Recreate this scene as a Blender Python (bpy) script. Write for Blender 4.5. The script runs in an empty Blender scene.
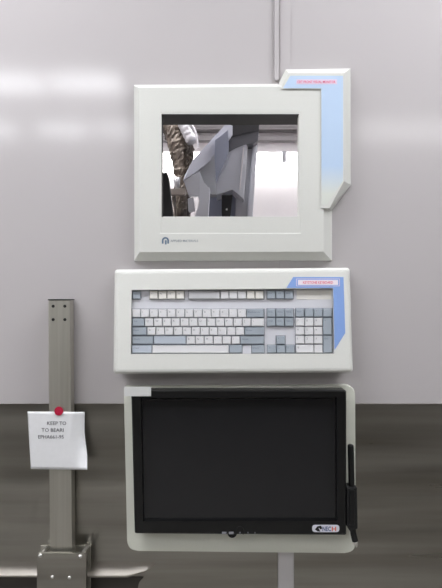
import bpy, bmesh, math, random
from mathutils import Vector, noise
random.seed(4)
C = bpy.context.scene.collection
SC = bpy.context.scene

# ---------------------------------------------------------------- camera, world, exposure
S = 0.0022            # metres per photograph pixel on the wall plane
DP = 572.0            # camera distance from the wall, in those pixels
ZC = 1.35             # camera height
cam_d = bpy.data.cameras.new('camera'); cam = bpy.data.objects.new('camera', cam_d); C.objects.link(cam)
cam.location = (0, -DP * S, ZC); cam.rotation_euler = (math.pi / 2, 0, 0)
cam_d.sensor_fit = 'VERTICAL'; cam_d.sensor_height = 24; cam_d.lens = 12 / (294 / DP); cam_d.clip_start = 0.02
SC.camera = cam
w = bpy.data.worlds.new('world'); SC.world = w; w.use_nodes = True
w.node_tree.nodes['Background'].inputs[0].default_value = (0.9, 0.92, 1, 1)
w.node_tree.nodes['Background'].inputs[1].default_value = 0.3
SC.view_settings.view_transform = 'Standard'
SC.view_settings.look = 'None'
SC.view_settings.gamma = 1
SC.view_settings.exposure = 0.53
FILLWIDE = 9.5
BAYFILL = 12.5
LAMPREAR = 11.0
LAMPFAR = 14.0
LAMP = 12.0            # strength of the ceiling light diffusers
BAYLAMP = 5.0

# ---------------------------------------------------------------- materials
def lin(c):
    return tuple(((v / 255) / 12.92 if v / 255 <= 0.04045 else ((v / 255 + 0.055) / 1.055) ** 2.4) for v in c) + (1,)

def mat(name, rgb, rough=0.5, metal=0.0, var=0.0, scale=(20, 20, 20), bump=0.0, spec=0.5, rvar=0.0, rgb2=None, detail=3):
    m = bpy.data.materials.new(name); m.use_nodes = True
    nt = m.node_tree; b = nt.nodes['Principled BSDF']
    b.inputs['Roughness'].default_value = rough; b.inputs['Metallic'].default_value = metal
    b.inputs['Specular IOR Level'].default_value = spec
    tc = nt.nodes.new('ShaderNodeTexCoord'); mp = nt.nodes.new('ShaderNodeMapping')
    mp.inputs['Scale'].default_value = scale
    nz = nt.nodes.new('ShaderNodeTexNoise'); nz.inputs['Scale'].default_value = 1; nz.inputs['Detail'].default_value = detail
    nt.links.new(tc.outputs['Object'], mp.inputs[0]); nt.links.new(mp.outputs[0], nz.inputs['Vector'])
    c = lin(rgb)
    c2 = lin(rgb2) if rgb2 else tuple(v * (1 - var) for v in c[:3]) + (1,)
    cr = nt.nodes.new('ShaderNodeValToRGB'); cr.color_ramp.elements[0].color = c2; cr.color_ramp.elements[1].color = c
    cr.color_ramp.elements[0].position = 0.3; cr.color_ramp.elements[1].position = 0.7
    nt.links.new(nz.outputs['Fac'], cr.inputs[0]); nt.links.new(cr.outputs[0], b.inputs['Base Color'])
    if bump:
        bp = nt.nodes.new('ShaderNodeBump'); bp.inputs['Strength'].default_value = bump; bp.inputs['Distance'].default_value = 0.002
        nt.links.new(nz.outputs['Fac'], bp.inputs['Height']); nt.links.new(bp.outputs[0], b.inputs['Normal'])
    if rvar:
        mr = nt.nodes.new('ShaderNodeMapRange'); mr.inputs['To Min'].default_value = rough - rvar; mr.inputs['To Max'].default_value = rough + rvar
        nt.links.new(nz.outputs['Fac'], mr.inputs[0]); nt.links.new(mr.outputs[0], b.inputs['Roughness'])
    return m

def emit(name, rgb, s):
    m = bpy.data.materials.new(name); m.use_nodes = True
    b = m.node_tree.nodes['Principled BSDF']
    b.inputs['Base Color'].default_value = (0.8, 0.8, 0.8, 1)
    b.inputs['Emission Color'].default_value = lin(rgb); b.inputs['Emission Strength'].default_value = s
    return m

M = {}
M['laminate'] = mat('wall_laminate', (190, 185, 186), 0.125, var=0.03, scale=(3, 3, 3), spec=0.5)
M['strip'] = mat('pale_strip', (212, 209, 210), 0.3, var=0.02)
M['steel'] = mat('brushed_steel', (180, 177, 170), 0.3, 1.0, scale=(0.9, 0.9, 17), bump=0.35, rvar=0.09, rgb2=(138, 134, 126), detail=5)  # darker streaks in the base colour stand in for uneven reflections
def wavy(m):
    nt = m.node_tree; b = nt.nodes['Principled BSDF']; old = b.inputs['Normal'].links[0].from_node
    tc = nt.nodes.new('ShaderNodeTexCoord'); mp = nt.nodes.new('ShaderNodeMapping'); mp.inputs['Scale'].default_value = (1.3, 1.3, 9); mp.inputs['Rotation'].default_value = (0, 0.05, 0)
    nz = nt.nodes.new('ShaderNodeTexNoise'); nz.inputs['Scale'].default_value = 1; nz.inputs['Detail'].default_value = 1.5; nz.inputs['Distortion'].default_value = 0.15
    nt.links.new(tc.outputs['Object'], mp.inputs[0]); nt.links.new(mp.outputs[0], nz.inputs['Vector'])
    bp = nt.nodes.new('ShaderNodeBump'); bp.inputs['Strength'].default_value = 1.0; bp.inputs['Distance'].default_value = WAVE
    nt.links.new(nz.outputs['Fac'], bp.inputs['Height']); nt.links.new(bp.outputs[0], old.inputs['Normal'])
WAVE = 0.009
wavy(M['steel'])
M['steel2'] = mat('fine_steel', (200, 197, 188), 0.48, 1.0, scale=(160, 160, 2.5), bump=0.05, rvar=0.05, rgb2=(186, 183, 173))
M['lip'] = mat('folded_steel', (176, 170, 162), 0.42, 1.0, scale=(3, 3, 60), var=0.1)
M['lipshade'] = mat('painted_lip_shade', (66, 61, 56), 0.6, scale=(2, 2, 60), var=0.3)  # shade below the lip, given as a dark colour
M['chrome'] = mat('bright_metal', (226, 224, 220), 0.4, 1.0, var=0.05)
M['floor'] = mat('vinyl_floor', (160, 157, 152), 0.4, var=0.08, scale=(2, 2, 2))
M['white'] = mat('room_white', (190, 188, 186), 0.6, var=0.02, scale=(1, 1, 1))
M['dim'] = mat('room_panel', (165, 160, 154), 0.5, var=0.12, scale=(0.8, 0.8, 2))
M['bay'] = mat('bay_white', (232, 229, 230), 0.5, var=0.02)
M['frame'] = mat('frame_plastic', (217, 217, 212), 0.45, var=0.02, scale=(300, 300, 300))
M['cover'] = mat('cover_plastic', (222, 222, 217), 0.42, var=0.02, scale=(300, 300, 300))
M['plate'] = mat('monitor_plate', (224, 225, 213), 0.45, var=0.03, scale=(300, 300, 300))
M['sticker'] = mat('blank_sticker', (214, 214, 212), 0.5, var=0.02)
M['black'] = mat('black_plastic', (15, 15, 16), 0.3, var=0.1, scale=(200, 200, 200))
M['matte'] = mat('black_rubber', (20, 20, 21), 0.7, var=0.1, scale=(200, 200, 200))
M['screen'] = mat('screen_glass', (32, 32, 34), 0.1, var=0.05, spec=0.5)
M['gasket'] = mat('dark_gasket', (46, 46, 43), 0.6, var=0.3, scale=(60, 60, 60))
M['keyplate'] = mat('keyboard_case', (206, 206, 212), 0.5, var=0.02)
M['keylight'] = mat('light_key', (220, 219, 221), 0.5, var=0.02)
M['keywarm'] = mat('cream_key', (226, 223, 217), 0.5, var=0.02)
M['keygrey'] = mat('grey_key', (160, 168, 177), 0.5, var=0.04)
M['keymid'] = mat('pale_blue_key', (184, 191, 202), 0.5, var=0.05)
M['keydull'] = mat('dull_key', (196, 196, 199), 0.5, var=0.08, scale=(60, 60, 60))
M['gap'] = mat('key_gap', (136, 138, 146), 0.7, var=0.1)
M['legend'] = mat('legend_ink', (112, 118, 128), 0.6)
M['blue'] = mat('blue_label', (134, 165, 222), 0.5, var=0.03, scale=(200, 200, 200))
M['red'] = mat('red_ink', (226, 84, 122), 0.6)
M['pink'] = mat('pink_print', (222, 206, 226), 0.6)
M['whiteprint'] = mat('white_print', (236, 226, 234), 0.6)
M['logo'] = mat('logo_ink', (96, 116, 138), 0.6)
M['logo2'] = mat('logo_letters', (140, 148, 158), 0.6)
M['paper'] = mat('paper', (232, 232, 234), 0.75, var=0.03, scale=(90, 90, 90))
M['ink'] = mat('black_ink', (70, 70, 78), 0.7)
M['dot'] = mat('red_sticker', (196, 20, 64), 0.5, var=0.25, scale=(400, 400, 400))
M['hole'] = mat('dark_hole', (22, 22, 20), 0.6)
M['badge'] = mat('badge_white', (222, 222, 232), 0.4)
M['badgeblue'] = mat('badge_blue', (70, 92, 140), 0.5)
M['badgered'] = mat('badge_orange', (226, 120, 96), 0.5)
M['icon'] = mat('icon_print', (150, 150, 156), 0.5)
M['e_light'] = mat('housing_light_grey', (208, 211, 218), 0.4, var=0.05)
M['e_mid'] = mat('housing_grey', (196, 198, 204), 0.4, var=0.06)
M['e_hood'] = mat('housing_hood_grey', (170, 172, 182), 0.45, var=0.04)
M['e_shade'] = mat('housing_mid_shade', (166, 168, 173), 0.4, var=0.05)
M['e_shaded_collar'] = mat('housing_shaded_collar', (98, 100, 105), 0.4, var=0.05)
M['e_blue'] = mat('housing_blue_grey', (146, 152, 168), 0.4, var=0.06)
M['e_shaded_top'] = mat('housing_shaded_top', (50, 51, 54), 0.4, var=0.1)
M['foil'] = mat('crumpled_brown_wrap', (146, 134, 120), 0.45, 0.2, rgb2=(40, 33, 28), scale=(30, 30, 14), bump=0.5, detail=4)
M['foildark'] = mat('dark_wrap', (96, 84, 72), 0.5, 0.1, rgb2=(30, 26, 22), scale=(30, 30, 12), bump=0.4, detail=4)
M['silver'] = mat('silver_duct', (206, 206, 208), 0.35, 0.6, var=0.1)
M['pipe'] = mat('dull_pipe', (150, 142, 134), 0.4, 0.4, var=0.2)
M['rail'] = mat('bay_rail', (168, 165, 166), 0.5, var=0.03)
M['lamp'] = emit('lamp_diffuser', (249, 251, 255), LAMP)
M['lamprear'] = emit('rear_lamp_diffuser', (249, 251, 255), LAMPREAR)
M['lampfaint'] = emit('faint_lamp_diffuser', (253, 252, 253), 4.0)
M['lampfar'] = emit('far_lamp_diffuser', (249, 251, 255), LAMPFAR)
M['fillwide'] = emit('wide_fill_diffuser', (249, 251, 255), FILLWIDE)
M['bayfill'] = emit('bay_fill_diffuser', (253, 252, 255), BAYFILL)
M['lampbay'] = emit('bay_lamp_diffuser', (255, 253, 252), BAYLAMP)

# blue label on the corner panel: the print fades out towards its lower end
def faded_label():
    m = mat('faded_blue_label', (188, 208, 232), 0.5); nt = m.node_tree; b = nt.nodes['Principled BSDF']
    tc = nt.nodes.new('ShaderNodeTexCoord'); sp = nt.nodes.new('ShaderNodeSeparateXYZ'); mr = nt.nodes.new('ShaderNodeMapRange')
    nt.links.new(tc.outputs['Object'], sp.inputs[0]); nt.links.new(sp.outputs['Z'], mr.inputs[0])
    mr.inputs['From Min'].default_value = 0.0; mr.inputs['From Max'].default_value = 1.0
    cr = nt.nodes.new('ShaderNodeValToRGB')
    cr.color_ramp.elements[0].color = lin((217, 220, 213)); cr.color_ramp.elements[1].color = lin((186, 207, 233))
    nt.links.new(mr.outputs[0], cr.inputs[0]); nt.links.new(cr.outputs[0], b.inputs['Base Color'])
    return m, mr
M['faded'], FADE = faded_label()

# ---------------------------------------------------------------- helpers
def P(px, py, h=0.0):
    """point h pixels in front of the wall that stands where the photograph shows (px, py)"""
    f = (DP - h) / DP
    return Vector(((px - 221) * f * S, -h * S, ZC + (294 - py) * f * S))

def off(p, dh):     # move a point straight towards the room by dh pixels
    return Vector((p.x, p.y - dh * S, p.z))

def thing(name, label, cat, loc, group=None):
    o = bpy.data.objects.new(name, None); C.objects.link(o); o.empty_display_size = 0.05
    o.location = loc; o['label'] = label; o['category'] = cat
    if group: o['group'] = group
    return o

def tag(o, label, cat, group=None):
    o['label'] = label; o['category'] = cat
    if group: o['group'] = group
    return o

def world_of(o):
    v = Vector((0, 0, 0))
    while o is not None:
        v += o.location; o = o.parent
    return v

def obj(name, bm, m, parent=None, smooth=False, label=None):
    bmesh.ops.recalc_face_normals(bm, faces=bm.faces)
    if parent is None:
        lo = Vector([min(v.co[i] for v in bm.verts) for i in range(3)]); hi = Vector([max(v.co[i] for v in bm.verts) for i in range(3)])
        org = Vector(((lo.x + hi.x) / 2, (lo.y + hi.y) / 2, lo.z))
    else:
        org = world_of(parent)
    for v in bm.verts: v.co -= org
    me = bpy.data.meshes.new(name); bm.to_mesh(me); bm.free()
    ms = m if isinstance(m, (list, tuple)) else [m]
    for k in ms: me.materials.append(M[k])
    if smooth:
        for p in me.polygons: p.use_smooth = True
    o = bpy.data.objects.new(name, me); C.objects.link(o)
    if parent is None: o.location = org
    else: o.parent = parent
    if label: o['label'] = label
    return o

def struct(name, bm, m, parent=None, **k):
    o = obj(name, bm, m, parent, **k)
    if parent is None: o['kind'] = 'structure'
    return o

def boxw(bm, x0, x1, y0, y1, z0, z1, bev=0):
    r = bmesh.ops.create_cube(bm, size=1)
    for v in r['verts']:
        v.co = Vector((x0 + (v.co.x + .5) * (x1 - x0), y0 + (v.co.y + .5) * (y1 - y0), z0 + (v.co.z + .5) * (z1 - z0)))
    if bev:
        es = {e for v in r['verts'] for e in v.link_edges}
        bmesh.ops.bevel(bm, geom=list(es), offset=bev, segments=2, affect='EDGES', profile=0.6)
    return bm

def prism(bm, pts, hf, hb, bev=0.0, seg=2):
    """outline seen at (px, py) at depth hf, given real thickness straight back to hb; hf may be a function of py"""
    H = hf if callable(hf) else (lambda y: hf)
    fr = []; bk = []
    for p in pts:
        a = P(p[0], p[1], H(p[1])); fr.append(bm.verts.new(a))
        bb = hb(p[1]) if callable(hb) else hb
        bk.append(bm.verts.new(Vector((a.x, -bb * S, a.z))))
    f = bm.faces.new(fr); bm.faces.new(bk[::-1]); n = len(pts)
    for i in range(n):
        j = (i + 1) % n
        bm.faces.new((fr[j], fr[i], bk[i], bk[j]))
    if bev:
        bmesh.ops.bevel(bm, geom=list(f.edges) , offset=bev * S, segments=seg, affect='EDGES', profile=0.6, clamp_overlap=True)
    return bm

def NB(): return bmesh.new()
def rect(x0, y0, x1, y1): return [(x0, y0), (x1, y0), (x1, y1), (x0, y1)]

def rounded(pts, r, n=6):
    out = []
    k = len(pts)
    for i in range(k):
        p = Vector((pts[i][0], pts[i][1])); a = Vector(pts[i - 1][:2]) - p; b = Vector(pts[(i + 1) % k][:2]) - p
        rr = r[i] if isinstance(r, (list, tuple)) else r
        if rr <= 0: out.append(tuple(p)); continue
        p0 = p + a.normalized() * rr; p1 = p + b.normalized() * rr
        for t in range(n + 1):
            t = t / n
            q = p0 * (1 - t) ** 2 + p * 2 * t * (1 - t) + p1 * t * t
            out.append((q.x, q.y))
    return out

def loft(bm, loops, cap_first=False, cap_last=False):
    """loops of (px, py, h) with equal counts"""
    vs = [[bm.verts.new(P(*p)) for p in l] for l in loops]
    for a, b in zip(vs, vs[1:]):
        n = len(a)
        for i in range(n):
            j = (i + 1) % n
            bm.faces.new((a[i], a[j], b[j], b[i]))
    if cap_first: bm.faces.new(vs[0][::-1])
    if cap_last: bm.faces.new(vs[-1])
    return bm

def tube(bm, pts, radii, n=12, caps=True, rough=0.0):
    """tube through world points"""
    rings = []
    for i, p in enumerate(pts):
        d = (pts[min(i + 1, len(pts) - 1)] - pts[max(i - 1, 0)]).normalized()
        u = d.cross(Vector((0, 1, 0)))
        if u.length < 0.1: u = d.cross(Vector((1, 0, 0)))
        u.normalize(); v = d.cross(u).normalized()
        r = radii[i] if isinstance(radii, (list, tuple)) else radii
        ring = []
        for k in range(n):
            a = 2 * math.pi * k / n
            q = r * (1 + (rough * noise.noise(Vector((k * 1.7, i * 0.9, r * 100))) if rough else 0))
            ring.append(bm.verts.new(p + u * math.cos(a) * q + v * math.sin(a) * q))
        rings.append(ring)
    for a, b in zip(rings, rings[1:]):
        for k in range(n):
            j = (k + 1) % n
            bm.faces.new((a[k], a[j], b[j], b[k]))
    if caps:
        bm.faces.new(rings[0][::-1]); bm.faces.new(rings[-1])
    return bm

def path(pts, n):
    """resample a polyline (Vectors) with Catmull-Rom"""
    out = []
    for i in range(len(pts) - 1):
        p0 = pts[max(i - 1, 0)]; p1 = pts[i]; p2 = pts[i + 1]; p3 = pts[min(i + 2, len(pts) - 1)]
        for t in range(n):
            t = t / n
            out.append(0.5 * ((2 * p1) + (p2 - p0) * t + (2 * p0 - 5 * p1 + 4 * p2 - p3) * t * t + (3 * p1 - p0 - 3 * p2 + p3) * t ** 3))
    out.append(pts[-1])
    return out

def disc(bm, px, py, h, r, t, n=16, bev=0):
    return prism(bm, [(px + r * math.cos(2 * math.pi * k / n), py + r * math.sin(2 * math.pi * k / n)) for k in range(n)], h, h - t, bev)

def text_bm(s, px, py, height, hf, width=None, bold=0.0, thick=0.12):
    """lettering left-aligned at px, baseline py, cap height in px; hf gives the surface depth"""
    c = bpy.data.curves.new('t', 'FONT'); c.body = s; c.size = 1; c.offset = bold; c.resolution_u = 2
    o = bpy.data.objects.new('t', c); me = bpy.data.meshes.new_from_object(o)
    bm = NB(); bm.from_mesh(me)
    bpy.data.objects.remove(o); bpy.data.meshes.remove(me); bpy.data.curves.remove(c)
    xs = [v.co.x for v in bm.verts]; x0 = min(xs); w_ = max(xs) - x0
    sy = height / 0.70; sx = (width / w_) if width else sy
    H = hf if callable(hf) else (lambda y: hf)
    for v in bm.verts:
        X = px + (v.co.x - x0) * sx; Y = py - v.co.y * sy
        v.co = P(X, Y, H(Y) + thick)
    return bm

# ================================================================ THE SETTING
XL, XR, YB, ZT = -2.4, 2.4, -5.0, 2.6
zb = P(0, 403.5).z                      # top edge of the steel sheet
hx0, hx1, hz0, hz1 = P(156, 0).x, P(304, 0).x, P(0, 222).z, P(0, 108).z
bm = NB()
for a in ((XL, hx0, zb, ZT), (hx1, XR, zb, ZT), (hx0, hx1, hz1, ZT), (hx0, hx1, zb, hz0)):
    boxw(bm, a[0], a[1], 0, 0.045, a[2], a[3])
boxw(bm, XL, XR, 0.004, 0.045, 0, zb)
bmesh.ops.remove_doubles(bm, verts=bm.verts, dist=1e-5)
struct('wall_front', bm, 'laminate')
# steel sheet over the lower wall, with its folded lip low on the left
bm = NB(); boxw(bm, XL, P(277.5, 0).x, -0.0022, 0.0038, 0.0, zb); boxw(bm, P(294, 0).x, XR, -0.0022, 0.0038, 0.0, zb)
struct('trim_1', bm, 'steel')
bm = NB()
prof = [(561, 1.2), (565, 1.6), (569, 3.0), (572.5, 5.4), (573.6, 6.2), (574.6, 6.0), (576, 3), (577, 1.2)]
xs = [(XL, 0), (P(60, 0).x, 0), (P(128, 0).x, 0), (P(146, 0).x, 3), (P(156, 0).x, 7)]
rows = []
for x, up in xs:
    row = []
    for k, (py, h) in enumerate(prof):
        sc = max(0.12, 1 - up / 7.5)
        z = P(0, 575 + (py - 575) * sc - up * 1.6 - (5.5 if x < -1 else 0)).z
        row.append(bm.verts.new((x, -(1.0 + (h - 1) * sc) * S, z)))
    rows.append(row)
for a, b in zip(rows, rows[1:]):
    for k in range(len(prof) - 1): bm.faces.new((a[k], b[k], b[k + 1], a[k + 1]))
bm.faces.new(rows[0]); bm.faces.new(rows[-1][::-1])
struct('trim_2', bm, 'lip', smooth=True)
bm = NB(); prism(bm, rounded([(-900, 571.5), (60, 576.6), (128, 577), (144, 577), (139, 582), (128, 640), (-900, 640)], [0, 0, 0, 1, 3, 0, 0]), 1.9, 1.0); struct('trim_6', bm, 'lipshade')  # flat dark strip painted as the shade under the lip
# panel joint cover strips
bm = NB(); boxw(bm, P(279.3, 0).x, P(290.5, 0).x, -0.0025, 0.0, zb, hz0 - .002, 0.0003); boxw(bm, P(279.3, 0).x, P(290.5, 0).x, -0.0025, 0.0, hz1 + .002, ZT, 0.0003)
struct('trim_3', bm, 'laminate')
bm = NB(); boxw(bm, P(278, 0).x, P(293.5, 0).x, -0.0035, 0.004, 0, zb, 0.0004); struct('trim_7', bm, 'strip')
bm = NB()
prism(bm, rounded([(274, -200), (279, -200), (279, 80), (274.5, 80)], [0, 0, 2, 2]), 3.5, 0, 0.6)
struct('trim_4', bm, 'laminate')
bm = NB(); boxw(bm, XL, XR, YB, 0.045, -0.05, 0); struct('floor', bm, 'floor')
bm = NB(); boxw(bm, XL, XR, YB, 0.045, ZT, ZT + 0.05); struct('ceiling', bm, 'white')
bm = NB(); boxw(bm, XL - .05, XL, YB, 0.045, 0, ZT); struct('wall_left', bm, 'white')
bm = NB(); boxw(bm, XR, XR + .05, YB, 0.045, 0, ZT); struct('wall_right', bm, 'white')
bm = NB(); boxw(bm, XL, XR, YB - .05, YB, 0, ZT); struct('wall_back', bm, 'dim')
bm = NB(); boxw(bm, XL, XR, YB + 0.001, YB + .006, 0, zb); struct('trim_5', bm, 'steel')
# equipment bay behind the opening
BY = 1.9
bm = NB(); boxw(bm, -1.3, 1.6, BY, BY + .05, 0, ZT); struct('wall_bay', bm, 'bay')
bm = NB(); boxw(bm, -1.35, -1.3, 0.046, BY, 0, ZT); struct('wall_bay_left', bm, 'bay')
bm = NB(); boxw(bm, 1.6, 1.65, 0.046, BY, 0, ZT); struct('wall_bay_right', bm, 'bay')
bm = NB(); boxw(bm, -1.3, 1.6, 0.046, BY, -0.05, 0); struct('floor_bay', bm, 'floor')
bm = NB(); boxw(bm, -1.3, 1.6, 0.046, BY, ZT, ZT + .05); struct('ceiling_bay', bm, 'bay')

# ceiling lights of the room (above and behind the camera); wide and bay ones are added fill
def ceiling_light(x0, x1, y0, y1, label, z=ZT, group='ceiling lights of the room', m='lamp'):
    t = thing('ceiling_light', label, 'ceiling light', ((x0 + x1) / 2, (y0 + y1) / 2, z - 0.03), group)
    bm = NB(); e = 0.02
    for a in ((x0 - e, x1 + e, y0 - e, y0), (x0 - e, x1 + e, y1, y1 + e), (x0 - e, x0, y0, y1), (x1, x1 + e, y0, y1)):
        boxw(bm, *a, z - 0.03, z - 0.001)
    obj('light_frame', bm, 'white', t)
    bm = NB(); boxw(bm, x0, x1, y0, y1, z - 0.022, z - 0.012); obj('diffuser', bm, m, t)
for x0, x1 in ((-1.9, -1.03), (-0.98, -0.58)):
    ceiling_light(x0, x1, -2.18, -1.93, 'long narrow ceiling light behind the camera, left side row')
for x0, x1 in ((-1.95, -1.52), (-1.36, -0.98), (-0.88, -0.66)):
    ceiling_light(x0, x1, -3.15, -2.85, 'narrow ceiling light in the rear row of the room', m='lamprear')
ceiling_light(1.0, 1.9, -3.3, -2.8, 'lone ceiling light in the rear row, right side', m='lampfaint')
for x0, x1 in ((-1.7, -0.3), (0.3, 1.7)):
    ceiling_light(x0, x1, -0.85, -0.4, 'added wide fill light above the wall with the screens', m='fillwide')  # unseen panels, added to brighten the front faces
for x0, x1 in ((-0.9, -0.1), (0.3, 1.2)):
    ceiling_light(x0, x1, 0.12, 0.42, 'added fill light inside the equipment bay', group='added fill lights of the bay', m='bayfill')  # unseen, added so the machine's front faces catch light

# ================================================================ CRT BEZEL (upper frame around the opening)
FH = 12.0
t = thing('display_bezel', 'off-white display surround with sloped edges and pale blue corner label, above the keyboard', 'display frame', P(232, 261, 0))
bm = NB()
def rl(x0, y0, x1, y1, h): return [(a, b, h) for a, b in rect(x0, y0, x1, y1)]
def rq(a, b, c, d, h): return [(a[0], a[1], h), (b[0], b[1], h), (c[0], c[1], h), (d[0], d[1], h)]
loft(bm, [rq((134.3, 84.8), (332, 83.4), (332, 260.6), (134.6, 261.2), 0.05), rq((134, 86.0), (331, 84.2), (331, 260), (134.4, 260.6), 2.5), rq((139, 88.0), (323.5, 86.0), (323.5, 251.6), (139.4, 252.2), FH),
          rl(160, 112, 301, 233.5, FH), rl(160.4, 112.4, 300.6, 233, FH - 0.25), rl(161.5, 114, 299, 217, FH - 0.25)])
a = P(163, 114, FH - 0.25); b = P(299, 217, FH - 0.25)
# inner return of the frame back to the wall
vs1 = [bm.verts.new(P(x, y, FH - 0.25)) for x, y in rect(161.5, 114, 299, 217)]
vs2 = [bm.verts.new(Vector((v.co.x, 0.0, v.co.z))) for v in vs1]
for i in range(4):
    j = (i + 1) % 4; bm.faces.new((vs1[i], vs1[j], vs2[j], vs2[i]))
bmesh.ops.remove_doubles(bm, verts=bm.verts, dist=1e-5)
fr = obj('frame', bm, 'frame', t)
# corner panel, top right
bm = NB()
o_base = [(321, 83), (279, 83), (285.5, 69.5), (350.5, 68.5), (350.8, 185), (331, 211.5), (321, 211.5)]
o_frnt = [(321, 89), (281, 89), (288.8, 73.2), (344, 73.2), (344, 181), (329.4, 208), (321, 208)]
loft(bm, [[(x, y, 0.1) for x, y in o_base], [(x, y, 2) for x, y in o_base], [(x, y, FH + 1) for x, y in o_frnt]], False, True)
cp = obj('corner_panel', bm, 'frame', t)
bm = NB()
lab = [(283, 88.2), (290.3, 75.8), (343, 75.8), (343, 181), (327.2, 204.5), (321.4, 204.5), (321.4, 88.2)]
prism(bm, lab, FH + 1.25, FH + 1.0)
lb = obj('label', bm, 'faded', cp, label='pale blue printed label fading out at its lower end')
oz = P(0, 261).z
FADE.inputs['From Min'].default_value = P(0, 194, FH).z - oz
FADE.inputs['From Max'].default_value = P(0, 166, FH).z - oz
bm = NB(); prism(bm, rect(296.3, 79.3, 337, 84.2), FH + 1.4, FH + 1.2); obj('title_strip', bm, 'pink', lb)
obj('lettering', text_bm('CRT FRONT VISUAL MONITOR', 297.5, 83.1, 2.5, FH + 1.4, 38, 0.01), 'red', lb)
# lining of the opening
bm = NB()
prism(bm, rect(160, 109, 302, 114.7), FH - 0.3, -22); obj('top_gasket', bm, 'gasket', t, label='dark rail across the top of the opening')
bm = NB(); prism(bm, rect(159, 114.2, 161.9, 217), FH - 1, 0); obj('side_gasket', bm, 'gasket', t)
bm = NB(); prism(bm, rect(298.7, 114.2, 301, 217), FH - 1, 6); prism(bm, rect(163, 216.6, 299, 219), FH - 1, -20); obj('sill_lining', bm, 'frame', t)
for x in (165.5, 232, 296):
    bm = NB(); tube(bm, [P(x, 118, -4), P(x, 115.8, -4)], [1.1 * S, 1.3 * S], 10); obj('screw', bm, 'chrome', t)
# emblem and maker's lettering
bm = NB()
n = 14
def arch(x0, x1, y0, y1, wd):
    cx = (x0 + x1) / 2; R = (x1 - x0) / 2
    outer = [(x0, y1)] + [(cx - R * math.cos(math.pi * k / n), y0 + R - R * math.sin(math.pi * k / n)) for k in range(n + 1)] + [(x1, y1)]
    r = R - wd
    inner = [(x1 - wd, y1)] + [(cx + r * math.cos(math.pi * k / n), y0 + R - r * math.sin(math.pi * k / n)) for k in range(n + 1)] + [(x0 + wd, y1)]
    prism(bm, outer + inner, FH + 0.15, FH)
arch(161.8, 169.0, 237.0, 243.6, 1.7); prism(bm, rect(165.0, 240.2, 166.6, 244.4), FH + 0.15, FH)
obj('emblem', bm, 'logo', t, label='small blue-grey arch emblem')
obj('lettering', text_bm('APPLIED MATERIALS', 170.6, 241.9, 2.2, FH, 27.5, 0.006), 'logo2', t)

# ================================================================ KEYBOARD COVER AND KEYBOARD
def kh(py): return 12.0 + (py - 269) * 0.1        # sloping front of the console
t = thing('keyboard_cover', 'off-white sloping console cover framing the wall keyboard', 'keyboard cover', P(233, 373, 0))
bm = NB()
outer = [(114.7, 269.6), (349.6, 267.8), (352.8, 372.4), (113.4, 373.8)]
def inset(pts, d):
    cx = sum(p[0] for p in pts) / len(pts); cy = sum(p[1] for p in pts) / len(pts)
    out = []
    for x, y in pts:
        out.append((x + (d if x < cx else -d), y + (d if y < cy else -d)))
    return out
def L(pts, r, dh, base=None):
    return [(x, y, (kh(y) + dh) if base is None else base) for x, y in rounded(pts, r, 5)]
win = [(131.6, 290.0), (332.8, 288.4), (334.2, 353.6), (131.0, 354.0)]
back = [(117, 271.5), (346.5, 270), (344, 368.5), (121.5, 369.5)]
loft(bm, [L(back, 4, 0, 0.05), L(outer, 3.5, -4.5), L(inset(outer, 0.5), 3.2, -2), L(inset(outer, 2.0), 3, -0.5), L(inset(outer, 4.2), 2.5, 0),
          L(win, 0.4, 0), L(win, 0.4, -7.5)])
cv = obj('cover_shell', bm, 'cover', t)
bm = NB()
prism(bm, [(286.3, 288.0), (293.2, 277), (343.5, 277), (345.3, 333), (335.0, 349.5), (334.6, 349.5), (333.2, 288.0)], lambda y: kh(y) + 0.2, lambda y: kh(y))
lb = obj('label', bm, 'blue', cv, label='blue printed border label at the upper right corner')
bm = NB(); prism(bm, rect(296.2, 278.6, 339.8, 286.2), lambda y: kh(y) + 0.28, lambda y: kh(y) + 0.18); obj('title_border', bm, 'pink', lb)
bm = NB(); prism(bm, rect(296.8, 279.1, 339.2, 285.7), lambda y: kh(y) + 0.32, lambda y: kh(y) + 0.18); obj('title_field', bm, 'blue', lb)
bm = NB(); prism(bm, rect(298.0, 279.9, 338, 284.9), lambda y: kh(y) + 0.38, lambda y: kh(y) + 0.18); obj('title_strip', bm, 'whiteprint', lb)
obj('lettering', text_bm('KEYSTONE KEYBOARD', 303, 283.7, 2.5, lambda y: kh(y) + 0.4, 30, 0.012), 'red', lb)

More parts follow.
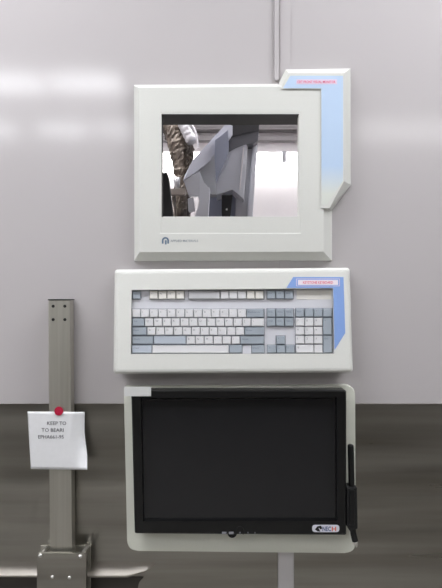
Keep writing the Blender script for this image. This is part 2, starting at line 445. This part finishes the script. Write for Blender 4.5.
kb = thing('keyboard', 'full-size light grey keyboard with blue-grey function keys set into the console', 'keyboard', P(232, 354, 4))
def kk(py): return kh(py) - 4.6
bm = NB(); prism(bm, [(131.8, 290.3), (332.6, 288.8), (334.0, 353.4), (131.2, 353.8)], kk, lambda y: kh(y) - 8.5, 0.2)
obj('keyboard_case', bm, 'keyplate', kb)
nkeys = 0
def key(x0, y0, x1, y1, m='keylight', leg=None, gapm=True):
    """one key: skirt with a smaller raised top"""
    global nkeys
    nkeys += 1
    bm = NB()
    g = 0.22
    H = lambda d: (lambda y: kk(y) + d)
    a = rect(x0 + g, y0 + g, x1 - g, y1 - g); b = rect(x0 + g + 0.25, y0 + g + 0.2, x1 - g - 0.25, y1 - g - 0.35)
    c = rect(x0 + g + 0.6, y0 + g + 0.4, x1 - g - 0.6, y1 - g - 0.8)
    loft(bm, [[(x, y, kk(y) + 0.2) for x, y in a], [(x, y, kk(y) + 0.9) for x, y in b], [(x, y, kk(y) + 2.2) for x, y in c]], True, True)
    o = obj('key', bm, m, kb)
    if leg:
        obj('legend', text_bm(leg, x0 + 1.9, y0 + 3.9, 1.5 if len(leg) > 1 else 1.9, lambda y: kk(y) + 2.2, None if len(leg) < 3 else min(x1 - x0 - 4, len(leg) * 1.25), 0.0), 'legend', o)
    return o
# dark wells under the key blocks
for i, r in enumerate(((131.7, 308.6, 264.6, 354.0 - .3), (131.7, 290.7, 141.0, 299.6), (149.2, 290.5, 184.8, 299.6), (188.2, 290.5, 264.2, 299.5), (266.4, 290.0, 293.8, 299.3),
          (266.4, 308.2, 293.9, 326.9), (275.6, 335.4, 285.6, 345.0), (266.9, 344.6, 294.9, 353.6), (295.0, 308.0, 332.6, 353.4))):
    bm = NB(); prism(bm, rect(*r), lambda y: kk(y) + 0.15, lambda y: kk(y) - 0.2); obj('key_well', bm, 'gap', kb)
bm = NB(); prism(bm, rect(242.6, 345.2, 251.2, 353.6), lambda y: kk(y) + 0.5, lambda y: kk(y)); obj('case_bridge', bm, 'keyplate', kb)
bm = NB(); prism(bm, rect(296.5, 290.3, 331.3, 299.4), lambda y: kk(y) + 0.3, lambda y: kk(y)); obj('indicator_panel', bm, 'keywarm', kb, label='cream blank indicator strip')
# function row
key(131.8, 290.8, 140.9, 299.4, 'keygrey', 'Esc')
for i in range(4): key(149.4 + 8.8 * i, 290.6, 158.2 + 8.8 * i, 299.4, 'keywarm', 'F%d' % (i + 1))
key(188.5, 290.6, 220.2, 299.4, 'keydull')
for i, m in enumerate(('keylight', 'keylight', 'keylight', 'keywarm', 'keywarm')): key(220.2 + 8.72 * i, 290.6, 228.9 + 8.72 * i, 299.3, m)
for i, s in enumerate(('Prt', 'Scr', 'Brk')): key(266.8 + 8.9 * i, 290.2, 275.7 + 8.9 * i, 299.1, 'keygrey', s)
# number row
for i, s in enumerate('`1234567890-='): key(131.8 + 8.82 * i, 309, 140.62 + 8.82 * i, 317.7, 'keylight', s)
key(246.5, 308.8, 264.3, 317.6, 'keygrey', 'Backspace')
key(131.8, 318.0, 144.7, 326.6, 'keygrey', 'Tab')
for i, s in enumerate('QWERTYUIOP[]'): key(144.7 + 8.86 * i, 318.0, 153.56 + 8.86 * i, 326.6, 'keylight', s)
key(251.0, 318.0, 264.3, 326.6, 'keylight', '\\')
key(131.8, 327.0, 147.0, 335.5, 'keygrey', 'Caps')
for i, s in enumerate("ASDFGHJKL;'"): key(147.0 + 8.86 * i, 327.0, 155.86 + 8.86 * i, 335.5, 'keylight', s)
key(244.5, 327.0, 264.4, 335.5, 'keygrey', 'Enter')
key(131.8, 336.0, 153.5, 344.5, 'keygrey', 'Shift')
key(153.5, 336.0, 186.3, 344.5, 'keymid')
for i, s in enumerate('BNM,./'): key(186.3 + 8.98 * i, 336.0, 195.28 + 8.98 * i, 344.5, 'keylight', s)
key(240.2, 336.0, 264.5, 344.5, 'keygrey', 'Shift')
key(131.6, 345.0, 152, 353.5, 'keymid', 'Ctrl'); key(152, 345.0, 229, 353.5, 'keylight')
key(229.0, 344.9, 242.6, 353.4, 'keygrey'); key(251.4, 344.9, 264.6, 353.4, 'keygrey', 'Ctrl')
# navigation block
for i, s in enumerate(('Ins', 'Home', 'PgUp')): key(266.8 + 8.9 * i, 308.6, 275.7 + 8.9 * i, 317.4, 'keygrey', s)
for i, s in enumerate(('Del', 'End', 'PgDn')): key(266.8 + 8.9 * i, 317.7, 275.7 + 8.9 * i, 326.5, 'keygrey', s)
key(276.0, 335.8, 285.2, 344.6, 'keygrey', '^')
for i, s in enumerate('<v>'): key(267.2 + 9.2 * i, 344.9, 276.4 + 9.2 * i, 353.3, 'keygrey', s)
# number pad
nx = [295.4, 304.6, 313.7, 322.8, 332.2]
for i, s in enumerate(('Num', '/', '*', '-')): key(nx[i], 308.4, nx[i + 1], 317.2, 'keygrey', s)
for r, (y0, y1) in enumerate(((317.5, 326.3), (326.6, 335.2), (335.5, 344.2))):
    for i in range(3): key(nx[i], y0, nx[i + 1], y1, 'keylight', str(7 - 3 * r + i))
key(nx[3], 317.5, nx[4] + .1, 335.2, 'keygrey', '+'); key(nx[3] + .1, 335.5, nx[4] + .4, 353.2, 'keygrey', 'Ent')
key(295.8, 344.5, 313.9, 353.2, 'keylight', '0'); key(313.9, 344.5, 322.9, 353.2, 'keylight', '.')
print('keys', nkeys)

# ================================================================ LCD MONITOR
PH, BH = 12.0, 28.0
t = thing('touchscreen_monitor', 'black flat screen monitor on a pale grey rounded wall plate below the keyboard', 'monitor', P(240, 553, 0))
bm = NB()
prism(bm, rounded([(123.8, 387), (355, 385.5), (355.8, 553.2), (127.4, 550.8)], [2, 9, 11, 10]), PH, 1.2, 1.2, 3)
obj('mounting_plate', bm, 'plate', t)
bm = NB()
oq = rounded([(131.3, 390.6), (346.2, 390.2), (346.2, 534.8), (134.8, 533.2)], 2.0, 4)
def oz_(pts, h): return [(x, y, h) for x, y in pts]
def real_back(pts, hf, hb):
    f = (DP - hf) / (DP - hb)
    return [((x - 221) * f + 221, (y - 294) * f + 294, hb) for x, y in pts]
i1 = rounded([(140.5, 397.8), (337, 397.2), (337.2, 521.2), (143, 521.4)], 0.6, 4)
i2 = rounded([(142.2, 399.4), (335.2, 398.8), (335.4, 518.4), (144.6, 518.8)], 0.6, 4)
loft(bm, [real_back(oq, BH, PH), real_back(oq, BH - 1.2, BH - 1.2), oz_(inset(oq, 1.0), BH), oz_(i1, BH), oz_(i2, BH - 4.5)])
bz = obj('bezel', bm, 'black', t)
bm = NB(); prism(bm, [(140.5, 397.5), (336.5, 397), (337, 520), (143, 520.5)], BH - 4.4, BH - 6); obj('screen', bm, 'screen', t, label='dark glossy screen, switched off')
# blank sticker over the upper left corner
bm = NB(); prism(bm, [(124.2, 386.6), (151, 386.8), (151, 396.3), (124.2, 396.3)], BH + 0.4, BH, 0.1)
bm2 = bm; obj('sticker', bm2, 'sticker', t, label='blank pale sticker over the upper left corner')
# badge
bm = NB(); prism(bm, rounded(rect(312.2, 525.0, 339.4, 532.2), 3.2), BH + 0.4, BH, 0.1); bd = obj('badge', bm, 'badge', t, label='small white rounded badge with blue and orange letters')
bm = NB(); prism(bm, [(315, 529.5), (317.5, 526.4), (320, 526.0), (318.6, 528.2), (320.4, 531.6), (317.6, 531.4)], BH + 0.6, BH + 0.4); prism(bm, [(318, 526.6), (321, 525.6), (322.4, 528.5), (320.4, 529.4)], BH + 0.65, BH + 0.4); obj('emblem', bm, 'black', bd)
obj('lettering', text_bm('NEC', 322.5, 531.0, 4.4, BH + 0.45, 8.5, 0.02), 'badgeblue', bd)
obj('lettering', text_bm('H', 331.8, 531.0, 4.2, BH + 0.45, 4.4, 0.03), 'badgered', bd)
# icons, buttons and the sensor bump under the bezel
for x, wd in ((221.9, 4.6), (228.9, 4.8)):
    bm = NB(); prism(bm, rect(x, 531.8, x + wd, 534.2), BH + 0.25, BH); o = obj('icon', bm, 'icon', t)
for x in (239.6, 247.6, 254.6):
    bm = NB(); prism(bm, rect(x, 532.0, x + 0.8, 534.4), BH + 0.25, BH); obj('icon', bm, 'icon', t)
bm = NB(); disc(bm, 232.2, 533.4, BH - 2, 4.8, 8, 20, 0.8); obj('power_button', bm, 'matte', t)
bm = NB(); tube(bm, path([P(236, 534.2, BH + .2), P(236.2, 529, BH + .4), P(239.6, 526.6, BH + .4), P(243, 529, BH + .4), P(243.2, 534.2, BH + .2)], 5), 0.55 * S, 8); obj('button_ring', bm, 'matte', t, smooth=True)

# ================================================================ PEN AND ITS HOLDER
t = thing('pen_holder', 'black clip holder fixed to the right edge of the monitor plate', 'pen holder', P(352, 530, 14))
bm = NB(); prism(bm, rounded([(346.8, 488), (357.2, 487.5), (357.8, 529), (350, 531.5), (347.2, 527)], 1.2, 3), 27, 12.3, 0.8); obj('holder_body', bm, 'matte', t)
bm = NB(); prism(bm, rounded(rect(349.8, 490, 354.6, 526), 1, 3), 28.2, 26.8, 0.4); obj('clip', bm, 'black', t)
t = thing('stylus_pen', 'slim black stylus standing in the holder, metal tip pointing down', 'stylus', P(354, 547, 20))
pts = [P(350.6, 444.2, 21), P(350.6, 446, 21), P(350.8, 452, 21), P(351.2, 470, 21), P(351.6, 489, 21)]
bm = NB(); tube(bm, path(pts, 4), [1.6 * S, 2.0 * S, 2.4 * S, 2.9 * S] + [3.0 * S] * 13, 14); obj('pen_barrel', bm, 'black', t, smooth=True)
bm = NB(); tube(bm, [P(352.6, 473.5, 23), P(353.4, 481, 23)], 0.5 * S, 8); obj('side_button', bm, 'chrome', t, smooth=True)
bm = NB(); tube(bm, path([P(352.6, 528, 22), P(353.4, 534, 22), P(355.2, 541, 22)], 5), 2.9 * S, 12); obj('grip', bm, 'matte', t, smooth=True)
bm = NB(); tube(bm, [P(355.2, 540.5, 22), P(356, 544, 22), P(356.6, 547, 22)], [2.3 * S, 2.0 * S, 0.9 * S], 12); obj('pen_tip', bm, 'chrome', t, smooth=True, label='shiny metal tip')

# ================================================================ STEEL POST AND CLAMP
t = thing('steel_post', 'brushed stainless steel upright post fixed to the wall left of the monitor', 'post', P(60, 620, 10))
bm = NB(); prism(bm, [(48.2, 300.4), (69.9, 300.4), (75.0, 925), (52.6, 925)], 17, 3.4, 0.35); ps = obj('post_body', bm, 'steel2', t)
bm = NB(); prism(bm, [(47.8, 299.2), (70.2, 299.2), (70.2, 300.4), (47.8, 300.4)], 17.3, 1.2); obj('end_cap', bm, 'gasket', t)
for x, y in ((53.1, 306.2), (64.8, 306.2), (53.1, 319.6), (64.8, 319.6)):
    bm = NB(); disc(bm, x, y, 17.3, 1.55, 0.6, 14); obj('screw_hole', bm, 'hole', t, label='dark recessed screw hole')
t = thing('post_clamp', 'steel clamp bracket of two plates and bolts gripping the bottom of the post', 'clamp', P(62, 640, 10))
bm = NB(); prism(bm, rect(40.6, 546, 90.4, 640), 3.2, 1.2, 0.2); obj('back_plate', bm, 'steel2', t)
bm = NB(); prism(bm, rounded([(36.9, 553.2), (86.2, 553.2), (86.4, 650), (36.5, 650)], [1.5, 1.5, 0, 0], 3), 25, 21.5, 0.5); obj('front_plate', bm, 'steel', t)
for (a, b) in (((40.3, 555.5), (47.6, 546.8)), ((80.2, 556.5), (87.4, 546.6))):
    bm = NB(); tube(bm, [P(a[0], a[1], 25.5), P(b[0], b[1], 3)], 1.7 * S, 12); bo = obj('bolt', bm, 'chrome', t, smooth=True)
    bm = NB(); tube(bm, [P(a[0], a[1], 27.8), P(a[0], a[1], 27.2), P(a[0], a[1], 25)], [1.3 * S, 1.9 * S, 2.0 * S], 14); obj('bolt_head', bm, 'chrome', bo, smooth=True)
for x, y in ((52.3, 577), (69.4, 577.6)):
    bm = NB(); tube(bm, [P(x, y, 27.0), P(x, y, 26.4), P(x, y, 24.9)], [0.7 * S, 1.5 * S, 1.7 * S], 14); obj('screw', bm, 'chrome', t, smooth=True)

# ================================================================ NOTE AND STICKER
t = thing('paper_note', 'white paper note with three typed lines stuck on the steel post', 'note', P(57, 470, 18))
bm = NB(); NX, NY = 30, 20
def paper_h(x, v):
    h = 18.2
    if x > 70: h += -14.0 * ((x - 70) / 17) ** 1.6 * (1 - v) ** 0.8 + 6.0 * ((x - 70) / 17) ** 2 * max(0, v - 0.45) * 1.6
    if x < 46: h += 0.9 * ((46 - x) / 18) ** 2
    return h
g = []
for j in range(NY + 1):
    v = j / NY; row = []
    for i in range(NX + 1):
        u = i / NX
        xl = 27.4 + 3.4 * v; xr = 84.6 + 2.6 * min(1, max(0, (v - 0.35) / 0.4)) ** 1.0
        x = xl + (xr - xl) * u; y = 411.5 + (0.5 * u) + (57.6 + 0.4 * u) * v
        row.append((x, y, paper_h(x, v)))
    g.append(row)
for dh in (0.0, -0.25):
    vv = [[bm.verts.new(off(P(*p), dh)) for p in r] for r in g]
    for j in range(NY):
        for i in range(NX): bm.faces.new((vv[j][i], vv[j][i + 1], vv[j + 1][i + 1], vv[j + 1][i]))
    if dh == 0: v0 = vv
border = [(0, i) for i in range(NX)] + [(j, NX) for j in range(NY)] + [(NY, NX - i) for i in range(NX)] + [(NY - j, 0) for j in range(NY)]
for k in range(len(border)):
    a = border[k]; b = border[(k + 1) % len(border)]
    bm.faces.new((v0[a[0]][a[1]], v0[b[0]][b[1]], vv[b[0]][b[1]], vv[a[0]][a[1]]))
obj('sheet', bm, 'paper', t, smooth=True)
for s, x, y, wd in (('KEEP TO', 47.2, 425.0, 19), ('TO BEARI', 41.6, 431.8, 22), ('EPHA661-95', 38.2, 438.6, 25.5)):
    obj('lettering', text_bm(s, x, y, 3.6, 18.35, wd), 'ink', t)
bm = NB(); disc(bm, 58.6, 411.2, 19.3, 4.4, 0.9, 28, 0.3)
tag(obj('round_sticker', bm, 'dot'), 'small round crimson sticker holding the top of the paper note', 'sticker')

# ================================================================ EQUIPMENT IN THE BAY, SEEN THROUGH THE OPENING
def U(*pts): return [(150 + u / 2.7625, 100 + v / 2.7625) for u, v in pts]
t = thing('machine_housing', 'angular grey plastic machine housing with a hood seen through the opening', 'machine', P(225, 300, -160))
bm = NB(); prism(bm, U((232, -30), (308, -30), (303, 45), (290, 225), (282, 360), (232, 360), (240, 270), (212, 130)), -170, -260, 1.5); obj('column', bm, 'e_mid', t)
bm = NB(); prism(bm, U((288, 60), (299, 60), (283, 330), (268, 330)), -164, -171, 1); obj('column_rib', bm, 'e_light', t)
bm = NB(); prism(bm, U((224, -30), (304, -30), (302, 40), (301, 84), (262, 92), (240, 98), (222, 104), (220, 60)), -142, -172, 1); obj('shaded_upper_cover', bm, 'e_shaded_top', t, label='dark grey upper cover, shade put into its colour')  # dark colour carries the shade at the top of the column
bm = NB(); prism(bm, U((213, 60), (303, 60), (298, 112), (286, 120), (262, 122), (236, 132), (214, 146)), -144, -172, 0.6); obj('shaded_collar', bm, 'e_shaded_collar', t)  # middle tone, painted step from that shade to the lighter housing
bm = NB(); prism(bm, U((214, 60), (262, 112), (270, 130), (259, 276), (228, 244), (206, 256), (184, 262), (176, 150), (180, 108)), -146, -235, 1.2); obj('hood_body', bm, 'e_light', t)
bm = NB(); prism(bm, U((180, 110), (216, 82), (218, 138), (206, 172), (182, 222), (178, 160)), -124, -150, 0.8); obj('side_panel', bm, 'e_blue', t, label='blue-grey side panel')
# sloping hood sheet: near edge low on the left, far edge high on the right
bm = NB()
Ls = [(92, 222, -112), (136, 192, -121), (180, 156, -130), (228, 96, -139)]
Us = [(96, 208, -115), (118, 166, -121), (180, 98, -135), (228, 46, -145)]
A = [bm.verts.new(P(150 + u / 2.7625, 100 + v / 2.7625, h)) for u, v, h in Ls]; B = [bm.verts.new(P(150 + u / 2.7625, 100 + v / 2.7625, h)) for u, v, h in Us]
A2 = [bm.verts.new(off(v.co, -14)) for v in A]; B2 = [bm.verts.new(off(v.co, -60)) for v in B]
for i in range(3):
    bm.faces.new((A[i], A[i + 1], B[i + 1], B[i])); bm.faces.new((A2[i], B2[i], B2[i + 1], A2[i + 1]))
    bm.faces.new((B[i], B[i + 1], B2[i + 1], B2[i])); bm.faces.new((A[i], A2[i], A2[i + 1], A[i + 1]))
bm.faces.new((A[0], B[0], B2[0], A2[0])); bm.faces.new((A[3], A2[3], B2[3], B[3]))
obj('hood', bm, 'e_hood', t, label='pale sloping hood')
bm = NB(); prism(bm, U((93, 222), (136, 198), (150, 234), (138, 285), (132, 262), (106, 262)), -116, -130, 0.8); obj('hood_lip', bm, 'e_mid', t)
bm = NB(); prism(bm, rounded(U((132, 196), (178, 150), (184, 262), (166, 262), (166, 243), (152, 236)), [0, 0, 0, 0, 2, 3], 4), -128, -146, 0.8); obj('shoulder', bm, 'e_shade', t)
bm = NB(); prism(bm, rounded(U((137, 196), (152, 236), (166, 243), (160, 340), (118, 340), (136, 285)), [0, 3, 2, 0, 0, 3], 4), -112, -126, 0.9); obj('front_shell', bm, 'e_light', t, label='pale curved front shell')
bm = NB(); prism(bm, U((156, 360), (166, 258), (206, 256), (242, 266), (240, 360)), -190, -240, 1); obj('lower_body', bm, 'e_blue', t)
bm = NB(); prism(bm, rounded(U((104, 272), (120, 268), (124, 304), (106, 308)), 1, 2), -118, -130, 0.5); obj('latch', bm, 'e_mid', t)
bm = NB(); prism(bm, U((198, 262), (228, 262), (224, 300), (220, 345), (200, 345), (198, 300)), -138, -160, 0.6); cn = obj('connector', bm, 'matte', t, label='black cable connector')
bm = NB(); c0 = P(*U((212, 302))[0], -136); tube(bm, [off(c0, 1), off(c0, -3)], 1.2 * S, 10); obj('connector_screw', bm, 'chrome', cn)
bm = NB()
for k in range(24):
    f = k / 23; q = U((258 - 10 * f, 134 + 112 * f))[0]; c0 = P(q[0], q[1], -145.5)
    tube(bm, [off(c0, 2.8), off(c0, -3)], 0.85 * S, 8)
o = obj('perforated_strip', bm, 'bay', t, label='white dotted strip down the column')
# printed text on the hood
def ribbed(bm, a, b, r, n):
    pts = []; rr = []
    for k in range(n * 4 + 1):
        f = k / (n * 4); pts.append(a.lerp(b, f)); rr.append(r * (1 + (0.035 if k % 4 in (1, 2) else -0.03)))
    tube(bm, pts, rr, 20)
def Q(u, v, h): q = U((u, v))[0]; return P(q[0], q[1], h)
t = thing('wrapped_pipe', 'thick brown pipe in crumpled foil wrapping at the left of the opening', 'pipe', Q(85, 420, -220))
bm = NB(); pp = path([Q(44, 0, -235), Q(58, 70, -232), Q(80, 140, -228), Q(86, 210, -225), Q(84, 300, -225), Q(84, 420, -225), Vector((Q(84, 420, -225).x, .495, 0.0))], 12)
tube(bm, pp, [(26 - 8 * min(1, max(0, i - 26) / 10) + 3 * noise.noise(Vector((i * .6, 1, 2)))) / 2.7625 * 1.38 * S for i in range(len(pp))], 28, rough=0.2); obj('foil_wrap', bm, 'foil', t)
bm = NB(); pp = path([Q(92, 60, -222), Q(108, 130, -220), Q(106, 190, -220), Q(100, 260, -234), Q(98, 420, -234), Vector((Q(98, 420, -234).x, .515, 0.0))], 10)
tube(bm, pp, [(11 + 3 * noise.noise(Vector((i * .7, 3, 2)))) / 2.7625 * 1.4 * S for i in range(len(pp))], 20, rough=0.6); obj('side_hose', bm, 'foildark', t, label='darker brown hose')
t = thing('metal_duct', 'short silver ribbed duct leaning over the foil wrapped pipe', 'duct', Q(105, 90, -205))
bm = NB(); ribbed(bm, Q(86, 50, -205), Q(118, 116, -200), 17 / 2.7625 * 1.35 * S, 5); obj('duct_body', bm, 'silver', t, smooth=True)
bm = NB(); tube(bm, path([Q(100, 48, -196), Q(124, 84, -196), Q(131, 118, -196), Q(133, 135, -196)], 6), 3.2 / 2.7625 * 1.35 * S, 12); obj('duct_rim', bm, 'bay', t, smooth=True)
t = thing('pipe_support', 'dull metal cross bar and thin upright behind the pipe wrap', 'pipe support', Q(72, 420, -205))
bm = NB(); prism(bm, rounded(U((50, 245), (98, 243), (98, 262), (50, 262)), 2, 3), -196, -206, 0.8); obj('cross_bar', bm, 'pipe', t)
bm = NB(); tube(bm, [Q(66, 250, -209), Q(66, 420, -209), Vector((Q(66, 420, -209).x, .46, 0.0))], 6 / 2.7625 * 1.36 * S, 14); obj('upright', bm, 'pipe', t, smooth=True)
bm = NB(); tube(bm, [Q(74, 214, -200), Q(76, 246, -201)], [5 * S, 3 * S], 12); obj('valve', bm, 'silver', t, smooth=True)
bm = NB(); prism(bm, rounded(U((34, 202), (46, 198), (50, 212), (66, 345), (110, 2000), (34, 2000)), 1, 3), -45, -60, 0.8)
tag(obj('black_strap', bm, 'matte'), 'black tapering bar at the lower left corner of the opening', 'bar')

# far wall of the bay: long lamp, rails
FB = -(BY / S) + 2
def far_box(name, x0, y0, x1, y1, d, m, parent=None, **k):
    bm = NB(); prism(bm, rect(x0, y0, x1, y1), FB + d, FB, 2.0 if d > 12 else 0.6); return obj(name, bm, m, parent, **k)
t = thing('wall_lamp', 'long bright tube lamp on the far white wall of the bay', 'lamp', P(270, 172, FB))
far_box('lamp_housing', 120, 149.0, 360, 152.0, 30, 'bay', t); far_box('lamp_diffuser', 122, 152.2, 359, 170.5, 22, 'lampbay', t)
far_box('lamp_clip', 282.2, 151, 286.4, 162, 34, 'e_mid', t, label='dark clip hanging over the tube')
t = thing('cable_trunking', 'grey horizontal trunking high on the far bay wall', 'trunking', P(270, 130, FB))
far_box('trunking_body', 120, 121, 360, 129.5, 30, 'rail', t); far_box('trunking_lid', 120, 122, 360, 127, 33, 'rail', t)
far_b = far_box('wall_rail', 120, 135.5, 360, 140.5, 20, 'rail'); tag(far_b, 'thin grey rail between the trunking and the bright lamp', 'rail')
